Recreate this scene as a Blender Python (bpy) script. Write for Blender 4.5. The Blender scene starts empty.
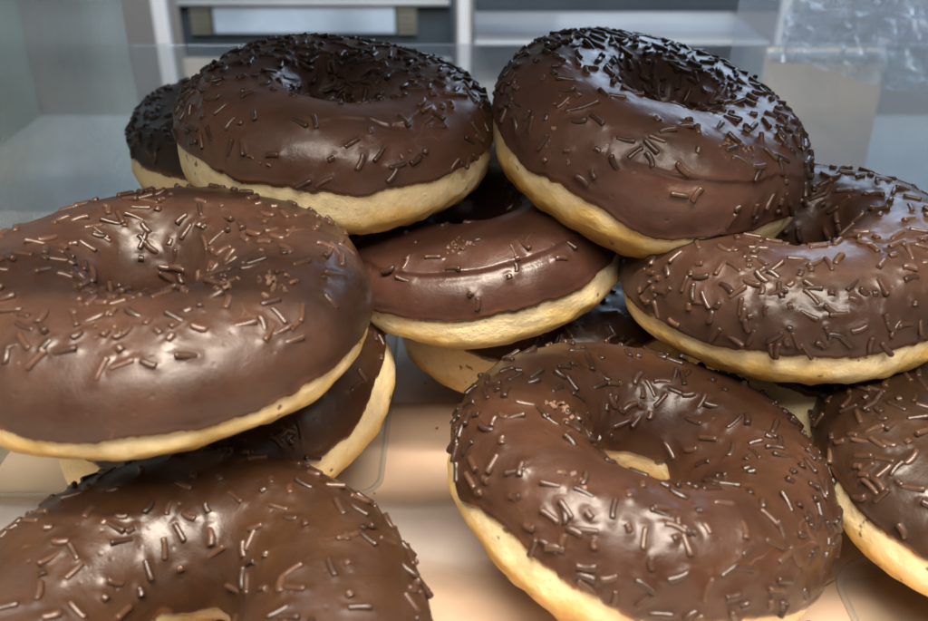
import bpy, math, random
import numpy as np
from mathutils import Matrix, Vector, Euler

S = bpy.context.scene
COL = S.collection
R = math.radians
CAM = Vector((0.0, 0.0, 0.1866))

# ------------------------------------------------------------------ helpers
def link(o, parent=None):
    COL.objects.link(o)
    if parent is not None:
        o.parent = parent
    return o

def tag(o, label=None, cat=None, group=None, kind=None):
    if label: o['label'] = label
    if cat: o['category'] = cat
    if group: o['group'] = group
    if kind: o['kind'] = kind
    return o

def thing(name, label, cat, loc=(0, 0, 0), group=None):
    o = bpy.data.objects.new(name, None)
    o.empty_display_size = 0.01
    o.location = loc
    link(o)
    return tag(o, label, cat, group)

def np_mesh(name, co, quads, mat, smooth=True):
    me = bpy.data.meshes.new(name)
    co = np.asarray(co, dtype=np.float32)
    quads = np.asarray(quads, dtype=np.int32)
    me.vertices.add(len(co)); me.vertices.foreach_set('co', co.ravel())
    k = quads.shape[1]
    me.loops.add(quads.size); me.loops.foreach_set('vertex_index', quads.ravel())
    me.polygons.add(len(quads))
    me.polygons.foreach_set('loop_start', np.arange(0, quads.size, k, dtype=np.int32))
    me.polygons.foreach_set('use_smooth', np.full(len(quads), smooth, dtype=bool))
    me.update(calc_edges=True); me.validate()
    if mat: me.materials.append(mat)
    return me

def hash3(ix, iy, iz, seed):
    h = (ix.astype(np.int64) * 374761393 + iy.astype(np.int64) * 668265263 + iz.astype(np.int64) * 2147483647 + seed * 1274126177) & 0xFFFFFFFF
    h = ((h ^ (h >> 13)) * 1274126177) & 0xFFFFFFFF
    h = ((h ^ (h >> 16)) * 2246822519) & 0xFFFFFFFF
    return ((h ^ (h >> 15)) & 0xFFFFFF) / float(0xFFFFFF) * 2 - 1

def noise3(p, freq, seed=0):
    q = np.asarray(p) * freq + 71.3
    i = np.floor(q).astype(np.int64); fr = q - i
    w = fr * fr * fr * (fr * (fr * 6 - 15) + 10)
    out = np.zeros(q.shape[:-1])
    for dx in (0, 1):
        for dy in (0, 1):
            for dz in (0, 1):
                ww = (w[..., 0] if dx else 1 - w[..., 0]) * (w[..., 1] if dy else 1 - w[..., 1]) * (w[..., 2] if dz else 1 - w[..., 2])
                out += ww * hash3(i[..., 0] + dx, i[..., 1] + dy, i[..., 2] + dz, seed)
    return out

# ------------------------------------------------------------------ materials
def new_mat(name):
    m = bpy.data.materials.new(name); m.use_nodes = True
    nt = m.node_tree
    return m, nt, nt.nodes['Principled BSDF']

def N(nt, t, **kw):
    n = nt.nodes.new(t)
    for k, v in kw.items():
        if k in n.inputs: n.inputs[k].default_value = v
        else: setattr(n, k, v)
    return n

def ramp(nt, stops):
    n = nt.nodes.new('ShaderNodeValToRGB')
    e = n.color_ramp.elements
    while len(e) < len(stops): e.new(0.5)
    for k, (p, c) in enumerate(stops):
        e[k].position = p
        e[k].color = (*c, 1) if isinstance(c, tuple) else (c, c, c, 1)
    return n

def simple_mat(name, col, rough=0.5, metal=0.0, noise=40, var=0.25, bump=0.0, spec=0.5):
    m, nt, b = new_mat(name)
    tc = N(nt, 'ShaderNodeTexCoord')
    n = N(nt, 'ShaderNodeTexNoise', Scale=noise, Detail=6.0)
    nt.links.new(tc.outputs['Object'], n.inputs['Vector'])
    r = ramp(nt, [(0.3, tuple(c * (1 - var) for c in col)), (0.7, tuple(min(1, c * (1 + var)) for c in col))])
    nt.links.new(n.outputs['Fac'], r.inputs['Fac']); nt.links.new(r.outputs['Color'], b.inputs['Base Color'])
    b.inputs['Roughness'].default_value = rough; b.inputs['Metallic'].default_value = metal
    b.inputs['Specular IOR Level'].default_value = spec
    if bump:
        bp = N(nt, 'ShaderNodeBump', Strength=bump, Distance=0.001)
        nt.links.new(n.outputs['Fac'], bp.inputs['Height']); nt.links.new(bp.outputs['Normal'], b.inputs['Normal'])
    return m

def glaze_mat(name, col, rough=0.28):
    m, nt, b = new_mat(name)
    tc = N(nt, 'ShaderNodeTexCoord')
    n1 = N(nt, 'ShaderNodeTexNoise', Scale=55.0, Detail=5.0, Roughness=0.6)
    n2 = N(nt, 'ShaderNodeTexNoise', Scale=330.0, Detail=4.0, Roughness=0.65)
    n3 = N(nt, 'ShaderNodeTexNoise', Scale=1500.0, Detail=3.0)
    for n in (n1, n2, n3): nt.links.new(tc.outputs['Object'], n.inputs['Vector'])
    dark = tuple(c * 0.72 for c in col); lite = tuple(c * 1.3 for c in col)
    r = ramp(nt, [(0.32, dark), (0.68, lite)])
    nt.links.new(n1.outputs['Fac'], r.inputs['Fac'])
    # tiny pale bloom specks
    sp = ramp(nt, [(0.735, 0.0), (0.78, 1.0)])
    nt.links.new(n2.outputs['Fac'], sp.inputs['Fac'])
    mx = N(nt, 'ShaderNodeMix', data_type='RGBA')
    mx.inputs['B'].default_value = (0.26, 0.13, 0.07, 1)
    nt.links.new(sp.outputs['Color'], mx.inputs['Factor']); nt.links.new(r.outputs['Color'], mx.inputs['A'])
    # thin edge turns translucent amber
    at = N(nt, 'ShaderNodeAttribute', attribute_name='edge')
    er = ramp(nt, [(0.0, 1.0), (0.55, 0.0)])
    nt.links.new(at.outputs['Fac'], er.inputs['Fac'])
    mx2 = N(nt, 'ShaderNodeMix', data_type='RGBA')
    mx2.inputs['B'].default_value = (0.20, 0.065, 0.015, 1)
    nt.links.new(er.outputs['Color'], mx2.inputs['Factor']); nt.links.new(mx.outputs['Result'], mx2.inputs['A'])
    nt.links.new(mx2.outputs['Result'], b.inputs['Base Color'])
    n4 = N(nt, 'ShaderNodeTexNoise', Scale=95.0, Detail=7.0, Roughness=0.7)
    nt.links.new(tc.outputs['Object'], n4.inputs['Vector'])
    rr = N(nt, 'ShaderNodeMapRange'); rr.inputs['From Min'].default_value = 0.34; rr.inputs['From Max'].default_value = 0.66
    rr.inputs['To Min'].default_value = rough * 0.72; rr.inputs['To Max'].default_value = rough * 1.35
    nt.links.new(n4.outputs['Fac'], rr.inputs['Value'])
    # fine pale scratches, only here and there
    wv = N(nt, 'ShaderNodeTexNoise', Scale=60.0, Detail=2.0)
    nt.links.new(tc.outputs['Object'], wv.inputs['Vector'])
    wa = N(nt, 'ShaderNodeMix', data_type='RGBA', blend_type='ADD'); wa.inputs['Factor'].default_value = 0.02
    nt.links.new(tc.outputs['Object'], wa.inputs['A']); nt.links.new(wv.outputs['Color'], wa.inputs['B'])
    vo = N(nt, 'ShaderNodeTexVoronoi', feature='DISTANCE_TO_EDGE', Scale=75.0)
    nt.links.new(wa.outputs['Result'], vo.inputs['Vector'])
    lr = ramp(nt, [(0.0, 1.0), (0.012, 0.0)]); nt.links.new(vo.outputs['Distance'], lr.inputs['Fac'])
    mk = ramp(nt, [(0.60, 0.0), (0.66, 0.55)]); nt.links.new(wv.outputs['Fac'], mk.inputs['Fac'])
    lm = N(nt, 'ShaderNodeMath', operation='MULTIPLY'); nt.links.new(lr.outputs['Color'], lm.inputs[0]); nt.links.new(mk.outputs['Color'], lm.inputs[1])
    mx3 = N(nt, 'ShaderNodeMix', data_type='RGBA'); mx3.inputs['B'].default_value = (0.20, 0.11, 0.07, 1)
    nt.links.new(lm.outputs[0], mx3.inputs['Factor']); nt.links.new(mx2.outputs['Result'], mx3.inputs['A'])
    nt.links.new(mx3.outputs['Result'], b.inputs['Base Color'])
    ra = N(nt, 'ShaderNodeMath', operation='ADD'); nt.links.new(rr.outputs['Result'], ra.inputs[0])
    rb = N(nt, 'ShaderNodeMath', operation='MULTIPLY'); rb.inputs[1].default_value = 0.25
    nt.links.new(lm.outputs[0], rb.inputs[0]); nt.links.new(rb.outputs[0], ra.inputs[1])
    nt.links.new(ra.outputs[0], b.inputs['Roughness'])
    # little air bubbles and pits
    vb = N(nt, 'ShaderNodeTexVoronoi', Scale=210.0); nt.links.new(tc.outputs['Object'], vb.inputs['Vector'])
    vr = ramp(nt, [(0.0, 0.0), (0.16, 1.0)]); nt.links.new(vb.outputs['Distance'], vr.inputs['Fac'])
    b0 = N(nt, 'ShaderNodeBump', Strength=0.35, Distance=0.0004)
    nt.links.new(vr.outputs['Color'], b0.inputs['Height'])
    b1 = N(nt, 'ShaderNodeBump', Strength=0.28, Distance=0.0006)
    b2 = N(nt, 'ShaderNodeBump', Strength=0.16, Distance=0.00025)
    nt.links.new(n2.outputs['Fac'], b1.inputs['Height']); nt.links.new(n3.outputs['Fac'], b2.inputs['Height'])
    nt.links.new(b0.outputs['Normal'], b1.inputs['Normal'])
    nt.links.new(b1.outputs['Normal'], b2.inputs['Normal']); nt.links.new(b2.outputs['Normal'], b.inputs['Normal'])
    b.inputs['Specular IOR Level'].default_value = 0.5
    b.inputs['Coat Weight'].default_value = 0.22; b.inputs['Coat Roughness'].default_value = 0.25
    return m

def dough_mat(name, h, gold=1.0):
    m, nt, b = new_mat(name)
    tc = N(nt, 'ShaderNodeTexCoord'); sx = N(nt, 'ShaderNodeSeparateXYZ')
    nt.links.new(tc.outputs['Object'], sx.inputs[0])
    n1 = N(nt, 'ShaderNodeTexNoise', Scale=70.0, Detail=6.0, Roughness=0.6)
    n2 = N(nt, 'ShaderNodeTexNoise', Scale=350.0, Detail=5.0, Roughness=0.7)
    n3 = N(nt, 'ShaderNodeTexNoise', Scale=230.0, Detail=2.0)
    for n in (n1, n2, n3): nt.links.new(tc.outputs['Object'], n.inputs['Vector'])
    mr = N(nt, 'ShaderNodeMapRange'); mr.inputs['From Min'].default_value = 0.0; mr.inputs['From Max'].default_value = h
    nt.links.new(sx.outputs['Z'], mr.inputs['Value'])
    a = N(nt, 'ShaderNodeMath', operation='MULTIPLY_ADD'); a.inputs[1].default_value = 0.9; a.inputs[2].default_value = -0.45
    nt.links.new(n1.outputs['Fac'], a.inputs[0])
    s = N(nt, 'ShaderNodeMath', operation='ADD'); nt.links.new(mr.outputs['Result'], s.inputs[0]); nt.links.new(a.outputs[0], s.inputs[1])
    r = ramp(nt, [(0.0, (0.36 * gold, 0.16 * gold, 0.035)), (0.30, (0.62, 0.35, 0.08)), (0.50, (0.84, 0.58, 0.20)), (0.72, (0.94, 0.78, 0.47))])
    nt.links.new(s.outputs[0], r.inputs['Fac'])
    f = ramp(nt, [(0.30, 0.80), (0.65, 1.05)])
    nt.links.new(n2.outputs['Fac'], f.inputs['Fac'])
    mu = N(nt, 'ShaderNodeMix', data_type='RGBA', blend_type='MULTIPLY'); mu.inputs['Factor'].default_value = 0.6
    nt.links.new(r.outputs['Color'], mu.inputs['A']); nt.links.new(f.outputs['Color'], mu.inputs['B'])
    sp = ramp(nt, [(0.69, 0.0), (0.73, 0.85)])
    nt.links.new(n3.outputs['Fac'], sp.inputs['Fac'])
    mx = N(nt, 'ShaderNodeMix', data_type='RGBA'); mx.inputs['B'].default_value = (0.16, 0.06, 0.02, 1)
    nt.links.new(sp.outputs['Color'], mx.inputs['Factor']); nt.links.new(mu.outputs['Result'], mx.inputs['A'])
    nt.links.new(mx.outputs['Result'], b.inputs['Base Color'])
    po = N(nt, 'ShaderNodeTexNoise', Scale=1300.0, Detail=3.0, Roughness=0.7)
    nt.links.new(tc.outputs['Object'], po.inputs['Vector'])
    bq = N(nt, 'ShaderNodeBump', Strength=0.35, Distance=0.0003); nt.links.new(po.outputs['Fac'], bq.inputs['Height'])
    bp = N(nt, 'ShaderNodeBump', Strength=0.7, Distance=0.0008)
    nt.links.new(bq.outputs['Normal'], bp.inputs['Normal'])
    nt.links.new(n2.outputs['Fac'], bp.inputs['Height']); nt.links.new(bp.outputs['Normal'], b.inputs['Normal'])
    b.inputs['Roughness'].default_value = 0.42
    b.inputs['Subsurface Weight'].default_value = 0.25
    b.inputs['Subsurface Radius'].default_value = (1.0, 0.6, 0.3); b.inputs['Subsurface Scale'].default_value = 0.003
    return m

def sprinkle_mat(name, dark, lite):
    m, nt, b = new_mat(name)
    oi = N(nt, 'ShaderNodeObjectInfo')
    tc = N(nt, 'ShaderNodeTexCoord')
    n = N(nt, 'ShaderNodeTexNoise', Scale=900.0, Detail=4.0)
    nt.links.new(tc.outputs['Object'], n.inputs['Vector'])
    ad = N(nt, 'ShaderNodeMath', operation='MULTIPLY_ADD'); ad.inputs[1].default_value = 0.5
    nt.links.new(n.outputs['Fac'], ad.inputs[0])
    mo = N(nt, 'ShaderNodeMath', operation='MULTIPLY'); mo.inputs[1].default_value = 0.6
    nt.links.new(oi.outputs['Random'], mo.inputs[0]); nt.links.new(mo.outputs[0], ad.inputs[2])
    r = ramp(nt, [(0.15, dark), (0.85, lite)])
    nt.links.new(ad.outputs[0], r.inputs['Fac']); nt.links.new(r.outputs['Color'], b.inputs['Base Color'])
    bp = N(nt, 'ShaderNodeBump', Strength=0.3, Distance=0.0003)
    nt.links.new(n.outputs['Fac'], bp.inputs['Height']); nt.links.new(bp.outputs['Normal'], b.inputs['Normal'])
    b.inputs['Roughness'].default_value = 0.38
    b.inputs['Specular IOR Level'].default_value = 0.55
    b.inputs['Coat Weight'].default_value = 0.2; b.inputs['Coat Roughness'].default_value = 0.15
    return m

def acrylic_mat(name, haze=0.15, tint=(0.6, 0.68, 0.72), rough=0.06, scuff=0.12, ior=1.45):
    """thin clear plastic: see-through, a Fresnel reflection and a little milky haze with scuffs"""
    m, nt, b = new_mat(name)
    nt.nodes.remove(b)
    out = nt.nodes['Material Output']
    tr = N(nt, 'ShaderNodeBsdfTransparent'); tr.inputs['Color'].default_value = (0.93, 0.96, 0.96, 1)
    gl = N(nt, 'ShaderNodeBsdfGlossy'); gl.inputs['Roughness'].default_value = rough
    df = N(nt, 'ShaderNodeBsdfDiffuse'); df.inputs['Color'].default_value = (*tint, 1)
    tl = N(nt, 'ShaderNodeBsdfTranslucent'); tl.inputs['Color'].default_value = (*tint, 1)
    hz = N(nt, 'ShaderNodeMixShader'); hz.inputs[0].default_value = 0.5
    nt.links.new(df.outputs[0], hz.inputs[1]); nt.links.new(tl.outputs[0], hz.inputs[2])
    tc = N(nt, 'ShaderNodeTexCoord')
    n = N(nt, 'ShaderNodeTexNoise', Scale=18.0, Detail=6.0, Roughness=0.6)
    nt.links.new(tc.outputs['Object'], n.inputs['Vector'])
    mr = N(nt, 'ShaderNodeMapRange'); mr.inputs['From Min'].default_value = 0.35; mr.inputs['From Max'].default_value = 0.7
    mr.inputs['To Min'].default_value = haze; mr.inputs['To Max'].default_value = haze + scuff
    nt.links.new(n.outputs['Fac'], mr.inputs['Value'])
    m1 = N(nt, 'ShaderNodeMixShader')
    nt.links.new(mr.outputs['Result'], m1.inputs[0]); nt.links.new(tr.outputs[0], m1.inputs[1]); nt.links.new(hz.outputs[0], m1.inputs[2])
    lw = N(nt, 'ShaderNodeLayerWeight'); lw.inputs['Blend'].default_value = 0.5
    pw = N(nt, 'ShaderNodeMath', operation='POWER'); pw.inputs[1].default_value = 4.0
    nt.links.new(lw.outputs['Facing'], pw.inputs[0])
    f0 = ((ior - 1) / (ior + 1)) ** 2
    fr = N(nt, 'ShaderNodeMath', operation='MULTIPLY_ADD'); fr.inputs[1].default_value = 1 - f0 - 0.2; fr.inputs[2].default_value = f0
    nt.links.new(pw.outputs[0], fr.inputs[0])
    m2 = N(nt, 'ShaderNodeMixShader')
    nt.links.new(fr.outputs[0], m2.inputs[0]); nt.links.new(m1.outputs[0], m2.inputs[1]); nt.links.new(gl.outputs[0], m2.inputs[2])
    nt.links.new(m2.outputs[0], out.inputs['Surface'])
    return m

# ------------------------------------------------------------------ box / sheet builders
import bmesh
def boxes(name, lst, mat, parent=None, bev=0.0):
    bm = bmesh.new()
    for (x0, x1, y0, y1, z0, z1) in lst:
        r = bmesh.ops.create_cube(bm, size=1.0)
        for v in r['verts']:
            v.co = Vector(((x0 + x1) / 2 + v.co.x * (x1 - x0), (y0 + y1) / 2 + v.co.y * (y1 - y0), (z0 + z1) / 2 + v.co.z * (z1 - z0)))
    if bev:
        bmesh.ops.bevel(bm, geom=bm.edges[:], offset=bev, segments=3, profile=0.5, affect='EDGES')
    me = bpy.data.meshes.new(name); bm.to_mesh(me); bm.free(); me.materials.append(mat)
    return link(bpy.data.objects.new(name, me), parent)

def rounded_outline(x0, x1, y0, y1, r, n=10):
    pts = []
    for cx, cy, a0 in ((x1 - r, y1 - r, 0), (x0 + r, y1 - r, 90), (x0 + r, y0 + r, 180), (x1 - r, y0 + r, 270)):
        for k in range(n + 1):
            a = R(a0 + 90 * k / n); pts.append((cx + r * math.cos(a), cy + r * math.sin(a)))
    return pts

def tray_mesh(name, x0, x1, y0, y1, r, z, mat, lip=0.0014, w=0.0010, rim=False):
    """shallow clear sheet with a small rounded raised rim"""
    prof = [(w * 1.9, 0.0006), (w * 1.4, 0.0010), (w, lip * 0.8), (w * 0.6, lip), (w * 0.2, lip * 0.75), (0.0, 0.0004), (0.0, 0.0)]
    rings = []
    for inset, h in prof:
        rings.append([(x, y, z + h) for x, y in rounded_outline(x0 + inset, x1 - inset, y0 + inset, y1 - inset, max(r - inset, 0.001))])
    rings = rings if rim else [[(x, y, z + 0.0006) for x, y in rounded_outline(x0 + w, x1 - w, y0 + w, y1 - w, r)]]
    n = len(rings[0]); bm = bmesh.new()
    vs = [[bm.verts.new(p) for p in ring] for ring in rings]
    for i in range(len(vs) - 1):
        for k in range(n):
            bm.faces.new((vs[i][k], vs[i][(k + 1) % n], vs[i + 1][(k + 1) % n], vs[i + 1][k]))
    if not rim: bm.faces.new(vs[0])
    me = bpy.data.meshes.new(name); bm.normal_update(); bm.to_mesh(me); bm.free()
    for p in me.polygons: p.use_smooth = len(p.vertices) == 4
    me.materials.append(mat)
    return me

# ------------------------------------------------------------------ sprinkles (shared rods)
def sprinkle_geo(rng, length, rad):
    nseg, rings = 9, []
    bend = rng.uniform(-0.12, 0.12) * length
    xs = [(-0.5, 0.0), (-0.5, 0.55), (-0.485, 0.85), (-0.44, 1.0), (-0.2, rng.uniform(.93, 1.03)), (0.1, rng.uniform(.93, 1.05)), (0.36, 1.0), (0.44, 0.98), (0.485, 0.82), (0.5, 0.5), (0.5, 0.0)]
    co, q = [], []
    for t, s in xs:
        for k in range(nseg):
            a = 2 * math.pi * k / nseg
            j = 1 + rng.uniform(-0.07, 0.07)
            co.append((t * length + rng.uniform(-.03, .03) * rad * (s < .9), rad * s * j * math.cos(a) + bend * (1 - 4 * t * t), rad * s * j * math.sin(a)))
    for i in range(len(xs) - 1):
        for k in range(nseg):
            q.append((i * nseg + k, i * nseg + (k + 1) % nseg, (i + 1) * nseg + (k + 1) % nseg, (i + 1) * nseg + k))
    return np.array(co), np.array(q)

_rs = random.Random(5)
SPR = []
for k in range(14):
    L = _rs.choice([0.0014, 0.0021, 0.0028, 0.0034, 0.0038, 0.0042, 0.0046, 0.0050, 0.0054])
    SPR.append((L,) + sprinkle_geo(_rs, L, _rs.uniform(0.00070, 0.00098)))
M_SPR = {'mid': sprinkle_mat('sprinkle_brown', (0.024, 0.0105, 0.0055), (0.086, 0.041, 0.023)),
         'dark': sprinkle_mat('sprinkle_dark', (0.018, 0.009, 0.005), (0.075, 0.036, 0.020))}
SPR_ME = {k: [np_mesh('sprinkle', co, q, m) for (_, co, q) in SPR] for k, m in M_SPR.items()}
M_CRUMB = simple_mat('sprinkle_crumb', (0.20, 0.115, 0.072), 0.6, noise=600, var=0.4)

GROUP = 'chocolate glazed ring donuts piled in the display case'
DONUTS = []

class Donut:
    pass

def make_donut(label, center, tilt, roll, spin=0, Rout=0.05, hole=0.0115, top=0.0185, bot=0.0175, seed=1,
               color=(0.075, 0.028, 0.012), rough=0.39, n=200, back=0.0, front_cut=None, th=(22, 168), spr='mid',
               creases=(), edge0=0, edge_in=200, lumps=1.0, crumbs=(), gold=1.0, cluster=0.16, res=1.0, embed=0.0, wrinkle=1.0, drips=()):
    rng = random.Random(seed * 77 + 3)
    d = Donut(); d.label = label
    a = (Rout - hole) / 2; Rc = (Rout + hole) / 2
    ph = [rng.uniform(0, 6.28) for _ in range(8)]
    def base(u, t):
        """surface point and outward normal of the bare dough, donut-local, z=0 at the underside"""
        wob = 1 + 0.022 * np.sin(u + ph[0]) + 0.016 * np.sin(2 * u + ph[1]) + 0.008 * np.sin(3 * u + ph[2])
        aa = a * (1 + 0.05 * np.sin(u + ph[3]) + 0.035 * np.sin(2 * u + ph[4]))
        tk = 1 + 0.05 * np.sin(u + ph[5]) + 0.03 * np.sin(3 * u + ph[6])
        ct, st = np.cos(t), np.sin(t)
        b_ = np.where(st > 0, top, bot) * tk
        e = np.where(st > 0, 0.90, 0.95)
        rr = Rc * wob + aa * np.sign(ct) * np.abs(ct) ** e
        zz = b_ * np.sign(st) * np.abs(st) ** e
        zz = np.where(zz < -bot * 0.93, -bot * 0.93 + (zz + bot * 0.93) * 0.35, zz)
        # the glaze side funnels a little wider into the hole
        fun = np.clip((np.cos(t + math.pi) - 0.35), 0, 1) * np.clip(st, 0, 1) * 0.002
        rr = rr + fun
        p = np.stack([rr * np.cos(u), rr * np.sin(u), zz], -1)
        nx, nz = ct / a, st / b_
        l = np.hypot(nx, nz); nx, nz = nx / l, nz / l
        nn = np.stack([nx * np.cos(u), nx * np.sin(u), nz], -1)
        k = noise3(p, 45, seed) * 0.0009 * lumps + noise3(p, 110, seed + 9) * 0.00018 * lumps
        p = p + nn * k[..., None]
        return p, nn
    def v_out(u):
        q = np.stack([np.cos(u), np.sin(u), u * 0], -1)
        dr = 0 * u
        for (uc, uw, deg) in drips:
            du = (u - d.fu - R(uc) + math.pi) % (2 * math.pi) - math.pi
            dr = dr + deg * np.exp(-(du / R(uw)) ** 2)
        return np.radians(edge0 + 8 * noise3(q, 2.0, seed + 21) + 2.4 * noise3(q, 7, seed + 22) + 1.1 * noise3(q, 24, seed + 23) + 0.7 * noise3(q, 60, seed + 24) - dr)
    def v_in(u):
        q = np.stack([np.cos(u), np.sin(u), u * 0 + 5], -1)
        return np.radians(edge_in + 9 * noise3(q, 1.6, seed + 31) + 2.5 * noise3(q, 5, seed + 32))
    def crease_disp(u, t):
        k = np.zeros_like(u)
        for (tc, uc, uw, amp, wig) in creases:
            q = np.stack([np.cos(u), np.sin(u), u * 0 + tc], -1)
            tcu = np.radians(tc + wig * noise3(q, 3.0, seed + 41) + wig * 0.25 * noise3(q, 14, seed + 42))
            x = t - tcu
            du = (u - R(uc) + math.pi) % (2 * math.pi) - math.pi
            win = np.clip(1.25 - np.abs(du) / R(uw), 0, 1); win = win * win * (3 - 2 * win); win = np.clip(win, 0, 1)
            up = np.where(x > 0, np.exp(-x / 0.34), np.exp(-(x / 0.045) ** 2))
            groove = np.where(x < 0, -0.35 * np.exp(-((x + 0.11) / 0.07) ** 2), 0)
            k += amp * win * (up + groove)
        return k
    thick = 0.0012
    # root
    root = thing('donut', label, 'donut', (0, 0, 0), GROUP)
    rot = Euler((R(tilt), R(roll), 0)).to_matrix().to_4x4() @ Matrix.Rotation(R(spin), 4, 'Z')
    zoff = bot * 0.93
    root.matrix_world = Matrix.Translation(Vector(center)) @ rot @ Matrix.Translation((0, 0, -zoff))
    d.root = root
    M = np.array(root.matrix_world)
    front_dir = math.degrees(math.atan2(*(rot.inverted().to_3x3() @ (CAM - Vector(center))).yx))  # local azimuth of the camera
    fu = R(front_dir); d.fu = fu
    # ---- sprinkle sites (u is relative to nothing; fr = 1 facing the camera, -1 facing away)
    sites = []
    tries = 0
    while len(sites) < n and tries < n * 60:
        tries += 1
        if sites and rng.random() < cluster:
            s0 = rng.choice(sites); u = s0[0] + rng.gauss(0, 0.10); t = s0[1] + rng.gauss(0, 0.16)
        else:
            u = rng.uniform(-math.pi, math.pi); t = R(rng.uniform(*th))
        if not (R(th[0]) < t < R(th[1])): continue
        fr = math.cos(u - fu)
        w = (Rc + a * math.cos(t)) / Rout
        w *= 1 - back * (fr + 1) / 2
        if front_cut is not None and fr > 0.2 and t < R(front_cut): w *= 0.18
        if rng.random() > w: continue
        if t < float(v_out(np.array([u]))[0]) + 0.10: continue
        if sites and rng.random() < 0.85:
            rr0 = Rc + a * math.cos(t)
            if min(((((u - q[0] + math.pi) % (2 * math.pi)) - math.pi) * rr0) ** 2 + ((t - q[1]) * a) ** 2 for q in sites) < 0.0026 ** 2: continue
        k = rng.randrange(len(SPR))
        sites.append((u, t, rng.uniform(0, 2 * math.pi), k, rng.uniform(-0.15, 1.0)))
    U = np.array([s[0] for s in sites]); T = np.array([s[1] for s in sites])
    P, Nn = base(U, T)
    P = P + Nn * (thick + crease_disp(U, T))[:, None]
    frames = []
    for k, (u, t, ang, kind, emb) in enumerate(sites):
        nv = Vector(Nn[k]); tu = Vector((-math.sin(u), math.cos(u), 0)); tv = nv.cross(tu)
        x = (tu * math.cos(ang) + tv * math.sin(ang)).normalized()
        x = (x + nv * rng.gauss(0, 0.14)).normalized()
        y = nv.cross(x).normalized(); z = x.cross(y)
        pos = Vector(P[k]) + nv * (0.00006 + 0.00036 * emb - embed)
        m = Matrix((x, y, z)).transposed().to_4x4(); m.translation = pos
        frames.append(m)
    d.sites, d.frames, d.N, d.spr = sites, frames, Nn, spr
    # ---- dough
    nu, nv_ = int(300 * res), int(96 * res)
    u = np.linspace(-math.pi, math.pi, nu, endpoint=False); t = np.linspace(0, 2 * math.pi, nv_, endpoint=False)
    UU, TT = np.meshgrid(u, t, indexing='ij')
    p, nn = base(UU, TT)
    low = np.clip(0.25 - np.sin(TT), 0, 1)
    q = p * np.array([1, 1, 2.6])
    fold = np.abs(noise3(q, 120, seed + 51))
    p = p + nn * (low * wrinkle * (0.0008 * (0.4 - fold) + 0.0006 * noise3(p * np.array([1, 1, 2.0]), 230, seed + 52) + 0.0006 * noise3(q, 55, seed + 53)))[..., None]
    # shoulder: dough puffs out a touch just under the glaze on the outside
    p = p + nn * (0.0009 * np.exp(-((np.sin(TT) + 0.42) / 0.22) ** 2) * (np.cos(TT) > 0))[..., None]
    p[..., 2] += zoff
    i = np.arange(nu)[:, None]; j = np.arange(nv_)[None]
    def idx(i, j): return (i % nu) * nv_ + (j % nv_)
    quads = np.stack([idx(i, j), idx(i + 1, j), idx(i + 1, j + 1), idx(i, j + 1)], -1).reshape(-1, 4)
    me = np_mesh('dough', p.reshape(-1, 3), quads, dough_mat('dough_%d' % seed, zoff * 1.15, gold))
    d.dough = link(bpy.data.objects.new('dough', me), root)
    # ---- glaze: columns are concentrated on the camera side
    nu, nv_ = int(560 * res), int(210 * res)
    s = np.linspace(-math.pi, math.pi, nu, endpoint=False)
    u = fu + s - 0.45 * np.sin(s)
    Vo, Vi = v_out(u), v_in(u)
    w = np.linspace(0, 1, nv_)
    UU = np.repeat(u[:, None], nv_, 1); TT = Vo[:, None] + (Vi - Vo)[:, None] * w[None]
    p, nn = base(UU, TT)
    arc = np.minimum(TT - Vo[:, None], Vi[:, None] - TT) * a     # distance from the nearest glaze edge
    eN = 1 - np.exp(-(arc / 0.0011) ** 1.2)
    h = -0.0006 + (thick + 0.0006) * np.clip(eN, 0, 1)
    h += 0.00045 * np.exp(-((arc - 0.0016) / 0.0010) ** 2)         # rounded bead along the edge
    h += crease_disp(UU, TT)
    h += 0.00018 * noise3(p, 75, seed + 61) + 0.00007 * noise3(p, 260, seed + 62)
    p = p + nn * h[..., None]
    # chocolate climbs a little round every sprinkle
    add = np.zeros(UU.shape)
    for k, m in enumerate(frames):
        du = np.abs((u - sites[k][0] + math.pi) % (2 * math.pi) - math.pi)
        rr_ = max(0.012, Rc + a * math.cos(sites[k][1]))
        cols = np.nonzero(du < 0.0065 / rr_)[0]
        if len(cols) == 0: continue
        pc = p[cols]; c0 = np.array(m.translation); ax = np.array(m.col[0][:3]); L = SPR[sites[k][3]][0]
        rel = pc - c0; al = np.clip(rel @ ax, -L / 2, L / 2)
        dist = np.linalg.norm(rel - al[..., None] * ax, axis=-1)
        bumpv = 0.00036 * np.exp(-(dist / 0.00135) ** 2)
        add[cols] = np.maximum(add[cols], bumpv)
    p = p + nn * add[..., None]
    p[..., 2] += zoff
    i = np.arange(nu)[:, None]; j = np.arange(nv_ - 1)[None]
    quads = np.stack([(i % nu) * nv_ + j, ((i + 1) % nu) * nv_ + j, ((i + 1) % nu) * nv_ + j + 1, (i % nu) * nv_ + j + 1], -1).reshape(-1, 4)
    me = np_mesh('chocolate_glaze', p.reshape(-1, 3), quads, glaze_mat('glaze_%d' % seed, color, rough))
    at = me.attributes.new('edge', 'FLOAT', 'POINT')
    at.data.foreach_set('value', np.clip(arc / 0.0040 + 0.25 * noise3(p, 300, seed + 71), 0, 1).astype(np.float32).ravel())
    d.glaze = link(bpy.data.objects.new('chocolate_glaze', me), root)
    d.zoff = zoff
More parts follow.
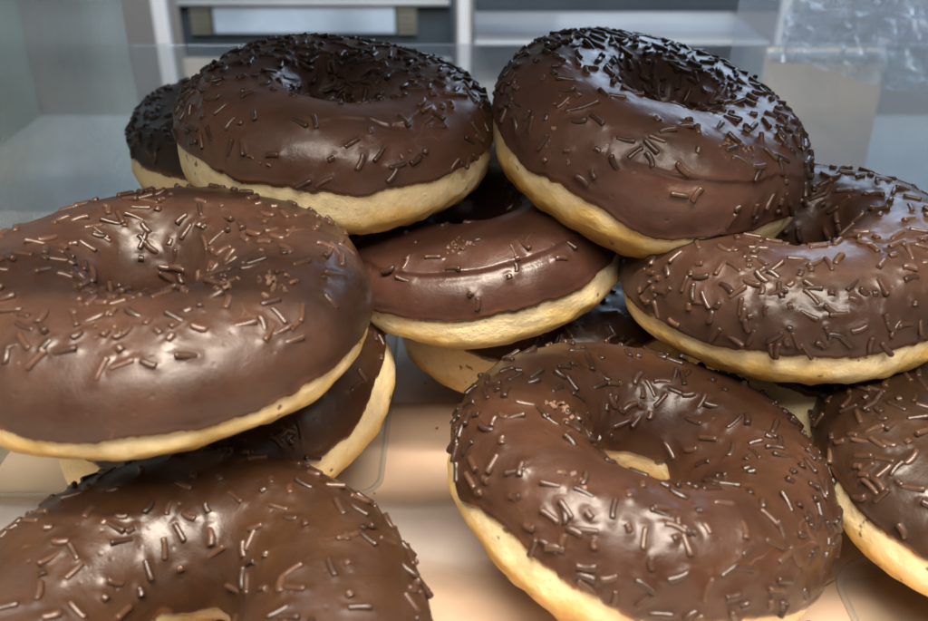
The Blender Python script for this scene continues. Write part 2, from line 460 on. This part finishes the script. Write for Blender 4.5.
    # ---- crumbs: broken pale sprinkle bits lying in patches
    if crumbs:
        co, qd = [], []
        for (uc, tc, num) in crumbs:
            for _ in range(num):
                uu = np.array([fu + R(uc) + rng.gauss(0, 0.07)]); tt = np.array([R(tc) + rng.gauss(0, 0.10)])
                pp, n_ = base(uu, tt); c0 = pp[0] + n_[0] * (thick + 0.0002 + rng.uniform(0, .0003)); c0[2] += zoff
                sz = rng.uniform(0.00022, 0.00075)
                mm = np.array(Euler([rng.uniform(0, 6) for _ in range(3)]).to_matrix())
                cu = np.array([(x, y, z) for x in (-1, 1) for y in (-1, 1) for z in (-1, 1)]) * sz * np.array([1.0, .7, .45])
                cu = cu * np.array([[1 + rng.uniform(-.4, .4) for _ in range(3)] for _ in range(8)])
                b0 = len(co); co.extend((cu @ mm.T + c0).tolist())
                for f in ((0, 1, 3, 2), (4, 6, 7, 5), (0, 4, 5, 1), (2, 3, 7, 6), (0, 2, 6, 4), (1, 5, 7, 3)): qd.append([b0 + x for x in f])
        o = link(bpy.data.objects.new('crumbs', np_mesh('crumbs', co, qd, M_CRUMB, smooth=False)), root)
        o['kind'] = 'stuff'
    DONUTS.append(d)
    return d

# ------------------------------------------------------------------ the donuts
# front row
make_donut('large flat donut in the lower left corner, cut off by the photo edge', (-0.0605, 0.1510, 0.0225), 4, 0, seed=11,
           color=(0.0445, 0.0191, 0.0083), n=265, cluster=0.2, th=(8, 165), Rout=0.0535, hole=0.0112, edge_in=184, crumbs=((150, 60, 6), (28, 70, 5)))
make_donut('donut in the front middle with its whole hole in view', (0.0455, 0.1975, 0.0315), 2, 13, seed=12,
           color=(0.0504, 0.0203, 0.0100), n=320, th=(6, 170), Rout=0.0485, hole=0.0142, edge_in=184, edge0=2, drips=((-48, 7, 12),), crumbs=((-62, 105, 18), (20, 150, 8), (-20, 70, 5)))
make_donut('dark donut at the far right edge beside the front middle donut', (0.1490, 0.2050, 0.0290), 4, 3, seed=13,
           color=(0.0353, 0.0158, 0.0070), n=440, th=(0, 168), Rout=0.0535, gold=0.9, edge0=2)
# left stack
make_donut('donut squeezed under the big tilted donut on the left', (-0.0735, 0.2470, 0.0260), 6, -13, seed=14,
           color=(0.0437, 0.0173, 0.0081), n=200, th=(4, 165), Rout=0.0505, gold=1.1, edge0=5, drips=((-75, 40, -40),))
make_donut('broad tilted donut on the left, highest of the left stack', (-0.0770, 0.2150, 0.0722), 2, 0, seed=15,
           color=(0.0470, 0.0203, 0.0111), n=265, th=(32, 172), Rout=0.0515, hole=0.0112, rough=0.46, top=0.0170, bot=0.0150, edge0=-8, creases=((122, -95, 60, 0.0010, 10),),
           crumbs=((42, 75, 22), (30, 95, 12), (-20, 80, 8)), front_cut=42)
# centre stack
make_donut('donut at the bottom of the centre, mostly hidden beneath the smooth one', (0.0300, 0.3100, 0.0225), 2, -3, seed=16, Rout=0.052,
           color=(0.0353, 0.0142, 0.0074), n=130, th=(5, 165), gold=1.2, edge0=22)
make_donut('smoothest reddish brown donut in the centre with few sprinkles, under the two top donuts', (0.0037, 0.2890, 0.0600), 4, -7, seed=17,
           color=(0.0588, 0.0240, 0.0155), rough=0.36, n=100, th=(14, 160), creases=((50, -90, 80, 0.0007, 4),), cluster=0.2, front_cut=30,
           crumbs=((-8, 76, 22),), top=0.0165, bot=0.0155, edge0=2)
# right stack
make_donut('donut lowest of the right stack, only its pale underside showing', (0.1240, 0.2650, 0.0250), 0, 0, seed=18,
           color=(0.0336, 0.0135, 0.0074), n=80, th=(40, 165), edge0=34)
make_donut('sprinkle covered donut on the right, under the upper right donut', (0.0985, 0.2590, 0.0640), 3, -5, seed=19,
           color=(0.0521, 0.0240, 0.0144), n=400, th=(4, 170), cluster=0.16, Rout=0.0485, hole=0.0105, edge0=-2)
# back and top
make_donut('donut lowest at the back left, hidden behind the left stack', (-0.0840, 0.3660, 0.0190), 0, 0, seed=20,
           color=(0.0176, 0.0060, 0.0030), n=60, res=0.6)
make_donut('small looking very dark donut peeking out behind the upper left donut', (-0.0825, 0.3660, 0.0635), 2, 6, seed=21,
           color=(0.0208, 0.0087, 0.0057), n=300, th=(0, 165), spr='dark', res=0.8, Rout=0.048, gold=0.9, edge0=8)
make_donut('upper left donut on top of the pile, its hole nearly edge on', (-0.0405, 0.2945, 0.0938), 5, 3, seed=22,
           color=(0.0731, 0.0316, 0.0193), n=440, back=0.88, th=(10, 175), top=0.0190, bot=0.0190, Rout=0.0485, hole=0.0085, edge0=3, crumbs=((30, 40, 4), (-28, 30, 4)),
           creases=((75, -60, 40, 0.0006, 10),))
make_donut('upper right donut on top of the pile, leaning down to the right', (0.0572, 0.2905, 0.0930), 9, 12, seed=23,
           color=(0.0729, 0.0315, 0.0207), n=480, back=0.84, th=(8, 175), top=0.0205, bot=0.0190, Rout=0.0492, hole=0.0088, creases=((36, -72, 38, 0.0010, 8),),
           crumbs=((38, 60, 26), (-30, 22, 6), (-35, 52, 5)), edge0=-3, drips=((12, 14, 16),))

# ------------------------------------------------------------------ place sprinkles: those in view one by one, the rest as one piece per donut
bpy.context.view_layer.update()
dg = bpy.context.evaluated_depsgraph_get()
for d in DONUTS:
    mw = d.root.matrix_world; r3 = mw.to_3x3()
    up = Matrix.Translation((0, 0, d.zoff))
    score = []
    for k, m in enumerate(d.frames):
        w = mw @ (up @ m); p = w.translation; nrm = r3 @ Vector(d.N[k])
        tocam = CAM - p; dist = tocam.length
        f = nrm.dot(tocam / dist)
        p2 = p + nrm * 0.0012
        v = CAM - p2
        hit = S.ray_cast(dg, p2, v.normalized(), distance=v.length)[0]
        inframe = True
        q = Matrix.Rotation(R(-62), 3, 'X') @ (p - CAM)      # camera space (looking down -z)
        if q.z < 0:
            inframe = abs(q.x / -q.z) < 0.50 and abs(q.y / -q.z) < 0.34
        s = max(f, 0.02) / dist ** 2 if (not hit and inframe and f > -0.15) else 0
        score.append(s)
    order = sorted(range(len(score)), key=lambda k: -score[k])
    few = len(order) <= 100
    single = [k for k in order[:100] if score[k] > 0 or few]
    rest = [k for k in order if k not in set(single)]
    for k in single:
        o = bpy.data.objects.new('sprinkle', SPR_ME[d.spr][d.sites[k][3]])
        o.matrix_local = up @ d.frames[k]
        link(o, d.root)
    if rest:
        co, qd, b0 = [], [], 0
        for k in rest:
            _, c, q = SPR[d.sites[k][3]]
            m = np.array(up @ d.frames[k]); co.append(c @ m[:3, :3].T + m[:3, 3]); qd.append(q + b0); b0 += len(c)
        o = link(bpy.data.objects.new('sprinkles', np_mesh('sprinkles', np.concatenate(co), np.concatenate(qd), M_SPR[d.spr])), d.root)
        o['kind'] = 'stuff'

# ------------------------------------------------------------------ setting: counter, case, trays
M_STEEL = simple_mat('brushed_steel', (0.64, 0.58, 0.54), 0.4, 0.3, noise=25, var=0.15)
M_PAPER = simple_mat('tan_liner_paper', (0.62, 0.46, 0.335), 0.5, noise=22, var=0.13, bump=0.05)
M_TRAY = acrylic_mat('clear_tray_plastic', 0.03, (0.8, 0.78, 0.75), 0.10, 0.11)
M_RIM = acrylic_mat('tray_rim_plastic', 0.35, (0.75, 0.72, 0.68), 0.15, 0.1)
M_PANEL = acrylic_mat('scuffed_case_plastic', 0.22, (0.58, 0.66, 0.62), 0.16, 0.28)
M_BACKP = acrylic_mat('clear_case_plastic', 0.12, (0.55, 0.60, 0.68), 0.06, 0.08)
M_EDGE = simple_mat('polished_plastic_edge', (0.55, 0.62, 0.66), 0.2, noise=60, var=0.2)
M_DARK = simple_mat('dark_slate_enamel', (0.035, 0.050, 0.065), 0.35, 0.2, noise=12)

bx = boxes('counter_surface', [(-0.6, 0.6, -0.15, 0.47, -0.03, -0.004)], M_STEEL); tag(bx, kind='structure')
# tan paper liners on the steel, faded edges imitating blur through the tray
nt = M_PAPER.node_tree; b = nt.nodes['Principled BSDF']
tc = N(nt, 'ShaderNodeTexCoord'); sx = N(nt, 'ShaderNodeSeparateXYZ'); nt.links.new(tc.outputs['Generated'], sx.inputs[0])
wn = N(nt, 'ShaderNodeTexNoise', Scale=30.0, Detail=3.0); nt.links.new(tc.outputs['Object'], wn.inputs['Vector'])
w1 = N(nt, 'ShaderNodeMath', operation='MULTIPLY_ADD'); w1.inputs[1].default_value = 0.10; nt.links.new(wn.outputs['Fac'], w1.inputs[0]); nt.links.new(sx.outputs['Y'], w1.inputs[2])
fr_ = ramp(nt, [(0.06, 0.0), (0.20, 1.0), (0.88, 1.0), (1.0, 0.0)]); nt.links.new(w1.outputs[0], fr_.inputs['Fac'])
nt.links.new(fr_.outputs['Color'], b.inputs['Alpha'])
def liner(label, x0, x1, y0, y1):
    o = boxes('liner_paper', [(x0, x1, y0, y1, -0.004, -0.0032)], M_PAPER)
    tag(o, label, 'paper liner', 'tan paper liners on the steel counter')
liner('tan paper liner under the middle of the tray, behind the grey strip', -0.24, 0.20, 0.2280, 0.292)
liner('tan paper liner at the front of the case, nearest the viewer', -0.24, 0.20, 0.05, 0.2150)

tr = thing('plastic_tray', 'clear rounded plastic tray under the left donuts', 'tray', (-0.12, 0.31, -0.003), 'clear trays under the donuts')
me = tray_mesh('tray_sheet', -0.112, 0.0945, -0.077, 0.075, 0.010, 0.0, M_TRAY)
link(bpy.data.objects.new('tray_rim', tray_mesh('tray_rim', -0.112, 0.0945, -0.077, 0.075, 0.010, 0.0, M_RIM, rim=True)), tr)
me_o = link(bpy.data.objects.new('tray_sheet', me), tr)
tr2 = thing('plastic_tray', 'clear rounded plastic tray under the dark donut at the far right', 'tray', (0.16, 0.19, -0.003), 'clear trays under the donuts')
me = tray_mesh('tray_sheet', -0.058, 0.060, -0.100, 0.016, 0.014, 0.0, M_TRAY)
link(bpy.data.objects.new('tray_rim', tray_mesh('tray_rim', -0.058, 0.060, -0.100, 0.016, 0.014, 0.0, M_RIM, rim=True)), tr2)
link(bpy.data.objects.new('tray_sheet', me), tr2)

rng = random.Random(3); co, qd = [], []
for _ in range(45):
    x, y = rng.uniform(-0.14, 0.13), rng.uniform(0.13, 0.31); sz = rng.uniform(0.0002, 0.0007)
    b0 = len(co)
    for cx in (-1, 1):
        for cy in (-1, 1):
            for cz in (0, 1.2): co.append((x + sz * (cx + rng.uniform(-.4, .4)), y + sz * (cy * .7 + rng.uniform(-.4, .4)), -0.0025 + sz * cz))
    for f in ((0, 1, 3, 2), (4, 6, 7, 5), (0, 4, 5, 1), (2, 3, 7, 6), (0, 2, 6, 4), (1, 5, 7, 3)): qd.append([b0 + q for q in f])
o = link(bpy.data.objects.new('crumbs', np_mesh('crumbs', co, qd, M_CRUMB, smooth=False)))
tag(o, 'tiny brown crumbs scattered on the clear tray', 'crumbs', kind='stuff')

case = thing('display_case', 'clear plastic display case around the donut pile', 'display case', (0, 0.43, -0.004))
def cpart(name, b, mat, bev=0.0006):
    o = boxes(name, [(b[0], b[1], b[2] - 0.43, b[3] - 0.43, b[4] + 0.004, b[5] + 0.004)], mat, case, bev); return o
cpart('back_panel', (-0.150, 0.235, 0.430, 0.4335, -0.004, 0.092), M_BACKP)
cpart('side_panel', (-0.1545, -0.151, 0.12, 0.4335, -0.004, 0.150), M_PANEL)
cpart('side_panel', (0.236, 0.2395, 0.12, 0.4335, -0.004, 0.150), M_PANEL)

# ------------------------------------------------------------------ kitchen behind the counter
M_FLOOR = simple_mat('kitchen_tiles', (0.30, 0.29, 0.28), 0.4, noise=6)
tag(boxes('floor', [(-2, 2, -0.6, 2.6, -0.95, -0.90)], M_FLOOR), kind='structure')
M_WALL = simple_mat('painted_wall', (0.45, 0.46, 0.48), 0.7, noise=3, var=0.08)
tag(boxes('wall', [(-2, 2, 2.2, 2.3, -0.9, 1.5)], M_WALL), 'pale grey kitchen wall far behind the counter', 'wall', kind='structure')
M_WHITE = simple_mat('white_post_paint', (0.46, 0.49, 0.53), 0.35, noise=20, var=0.06)
M_BLUE = simple_mat('blue_reflection_glass', (0.24, 0.31, 0.39), 0.3, noise=9, var=0.5)  # bluish reflections on the dark oven window put into the colour
M_GREY = simple_mat('grey_steel_panel', (0.30, 0.33, 0.36), 0.4, 0.3, noise=9, var=0.2)
M_TEAL = simple_mat('teal_grey_steel', (0.15, 0.20, 0.185), 0.45, 0.2, noise=7, var=0.3)
M_BEIGE = simple_mat('beige_panel', (0.34, 0.31, 0.28), 0.6, noise=8, var=0.2)
M_VENT = simple_mat('vent_metal', (0.16, 0.165, 0.14), 0.4, 0.3, noise=30)

ov = thing('oven', 'dark oven behind the case, blue reflections painted on its window', 'oven', (-0.15, 1.0, -0.9))
def opart(name, lst, mat, bev=0.002): return boxes(name, [(a + 0.15, b + 0.15, c - 1.0, d_ - 1.0, e + 0.9, f + 0.9) for a, b, c, d_, e, f in lst], mat, ov, bev)
opart('body', [(-0.292, -0.012, 1.0, 1.5, -0.9, 0.06)], M_DARK, 0.004)
opart('window', [(-0.255, -0.070, 0.990, 0.998, -0.020, 0.0075)], M_BLUE)
opart('trim', [(-0.290, -0.014, 0.985, 0.9985, 0.0085, 0.014)], M_GREY)
opart('vent', [(-0.278, -0.257, 0.990, 0.998, -0.020 + k * 0.0055, -0.017 + k * 0.0055) for k in range(5)], M_VENT, 0.0005)
opart('vent', [(-0.068, -0.048, 0.990, 0.998, -0.020 + k * 0.0055, -0.017 + k * 0.0055) for k in range(5)], M_VENT, 0.0005)
opart('lower_panel', [(-0.291, -0.013, 0.988, 0.999, -0.7, -0.045)], M_BEIGE)

rk = thing('storage_rack', 'white and grey storage rack behind the case', 'rack', (0.1, 0.95, -0.9))
def rpart(name, lst, mat, bev=0.002): return boxes(name, [(a - 0.1, b - 0.1, c - 0.95, d_ - 0.95, e + 0.9, f + 0.9) for a, b, c, d_, e, f in lst], mat, rk, bev)
rpart('post', [(-0.006, 0.006, 0.945, 0.957, -0.9, 0.06)], M_WHITE)
rpart('post', [(-0.302, -0.288, 0.945, 0.957, -0.9, 0.06)], M_WHITE)
rpart('post', [(0.305, 0.317, 0.945, 0.957, -0.9, 0.06)], M_WHITE)
rpart('shelf_board', [(0.010, 0.300, 0.945, 1.30, -0.022, -0.018)], M_GREY)
rpart('top_rail', [(0.010, 0.300, 0.93, 0.944, 0.013, 0.04)], M_DARK)
rpart('back_sheet', [(0.085, 0.300, 1.02, 1.03, -0.6, -0.024)], M_WHITE)
rpart('back_sheet', [(0.010, 0.080, 1.02, 1.03, -0.6, -0.024)], M_WHITE)
rpart('back_sheet', [(0.105, 0.300, 1.10, 1.11, -0.014, 0.10)], M_WHITE)

cb = thing('cardboard_box', 'plain tan cardboard box behind the right end of the case', 'box', (0.21, 0.56, -0.03))
M_CARD = simple_mat('cardboard', (0.78, 0.54, 0.37), 0.75, noise=14, var=0.12)
boxes('carton', [(-0.030, 0.038, 0.0, 0.014, 0.0, 0.089)], M_CARD, cb, 0.001)
boxes('carton_flap', [(-0.034, 0.042, -0.004, -0.001, 0.087, 0.0905)], M_WHITE, cb, 0.0005)
tag(boxes('back_counter', [(-0.45, 0.6, 0.475, 0.75, -0.09, -0.034)], M_GREY), 'low steel counter behind the display case', 'counter')
pt = thing('steel_cabinet', 'grey teal steel cabinet with a tan board beyond the left side of the case', 'cabinet', (-0.34, 0.35, -0.9))
boxes('cabinet_body', [(-0.2, 0.0, -0.35, 0.40, 0.0, 1.20)], M_TEAL, pt, 0.004)
boxes('cabinet_board', [(0.003, 0.012, -0.30, 0.02, 0.86, 1.0)], M_CARD, pt, 0.001)
# crumpled plastic film
gx, gy = 150, 90
xx, zz = np.meshgrid(np.linspace(0, 0.18, gx), np.linspace(0, 0.08, gy), indexing='ij')
pp = np.stack([xx, 0 * xx, zz], -1)
def crumple(p, f, sd): return 1 - 2 * np.abs(noise3(p, f, sd))
dsp = 0.012 * crumple(pp, 25, 1) + 0.010 * crumple(pp, 70, 2) + 0.008 * crumple(pp, 170, 3)
pp[..., 1] = dsp; pp[..., 2] += 0.006 * noise3(pp, 30, 7)
i = np.arange(gx - 1)[:, None]; j = np.arange(gy - 1)[None]
qd = np.stack([i * gy + j, (i + 1) * gy + j, (i + 1) * gy + j + 1, i * gy + j + 1], -1).reshape(-1, 4)
M_FILM = acrylic_mat('crumpled_film', 0.24, (0.76, 0.82, 0.92), 0.12, 0.3, 1.9)
fo = link(bpy.data.objects.new('plastic_film', np_mesh('plastic_film', pp.reshape(-1, 3), qd, M_FILM, smooth=False)))
fo.location = (0.150, 0.452, 0.081); fo.rotation_euler = (0, R(14), 0)
tag(fo, 'crumpled clear plastic wrap at the upper right behind the case', 'plastic wrap')

# unseen shelf and rail over the pile, placed to shade the upper donuts
sh = thing('shade_shelf', 'unseen beige shelf with a front rail, placed above the donut pile to shade it', 'shelf', (0, 0.30, 0.20))
boxes('shelf_board', [(-0.4, 0.4, -0.100, 0.10, 0.0, 0.012)], M_BEIGE, sh, 0.001)  # beige to bounce light onto the donut tops
boxes('shade_rail', [(-0.4, 0.4, -0.144, -0.128, 0.0, 0.014)], M_DARK, sh, 0.004)  # placed to cast a dark band across the donuts
boxes('rail_bracket', [(-0.38, -0.37, -0.128, -0.100, 0.003, 0.009)], M_DARK, sh, 0.001)
boxes('rail_bracket', [(0.37, 0.38, -0.128, -0.100, 0.003, 0.009)], M_DARK, sh, 0.001)
bp = thing('plastic_sheet', 'tall hazy plastic sheet leaning behind the case at the upper right', 'plastic sheet', (0.185, 0.446, -0.034))
o = boxes('sheet', [(-0.056, 0.075, 0.030, 0.032, 0.0, 0.22)], acrylic_mat('hazy_plastic', 0.15, (0.74, 0.76, 0.84), 0.12, 0.16), bp, 0.0006)
bp.rotation_euler = (R(-4), R(3), 0)

# ------------------------------------------------------------------ lights
def area(name, loc, target, sx, sy, power, color):
    l = bpy.data.lights.new(name, 'AREA'); l.shape = 'RECTANGLE'; l.size = sx; l.size_y = sy; l.energy = power; l.color = color
    o = bpy.data.objects.new(name, l); o.location = loc
    o.rotation_euler = (Vector(target) - Vector(loc)).to_track_quat('-Z', 'Y').to_euler()
    return link(o)
area('case_lamp', (0.02, 0.02, 0.66), (0.02, 0.23, 0.04), 0.50, 0.03, 8.6, (1.0, 0.88, 0.73))
area('front_lamp', (0.06, -0.20, 0.72), (0.02, 0.25, 0.06), 0.65, 0.26, 10.2, (1.0, 0.89, 0.77))
area('window_light', (0.45, 0.95, 0.55), (0.05, 0.35, 0.05), 0.5, 0.4, 3.6, (0.58, 0.75, 1.0))
area('kitchen_lamp', (0.1, 0.41, 0.70), (0.05, 1.0, -0.05), 0.9, 0.2, 9.5, (0.78, 0.87, 1.0))

w = bpy.data.worlds.new('World'); S.world = w; w.use_nodes = True
bg = w.node_tree.nodes['Background']; bg.inputs['Color'].default_value = (1.0, 0.90, 0.78, 1); bg.inputs['Strength'].default_value = 0.085

# ------------------------------------------------------------------ camera
cam = bpy.data.cameras.new('camera'); co_ = bpy.data.objects.new('camera', cam); link(co_)
cam.sensor_width = 36; cam.lens = 36 * 950 / 928
cam.clip_start = 0.005; cam.clip_end = 50
co_.location = CAM; co_.rotation_euler = (R(62), 0, 0)
cam.dof.use_dof = True; cam.dof.focus_distance = 0.265; cam.dof.aperture_fstop = 15
S.camera = co_
S.view_settings.view_transform = 'Standard'; S.view_settings.look = 'None'; S.view_settings.exposure = 0; S.view_settings.gamma = 1
S.cycles.max_bounces = 10; S.cycles.transparent_max_bounces = 16
S.cycles.use_denoising = True
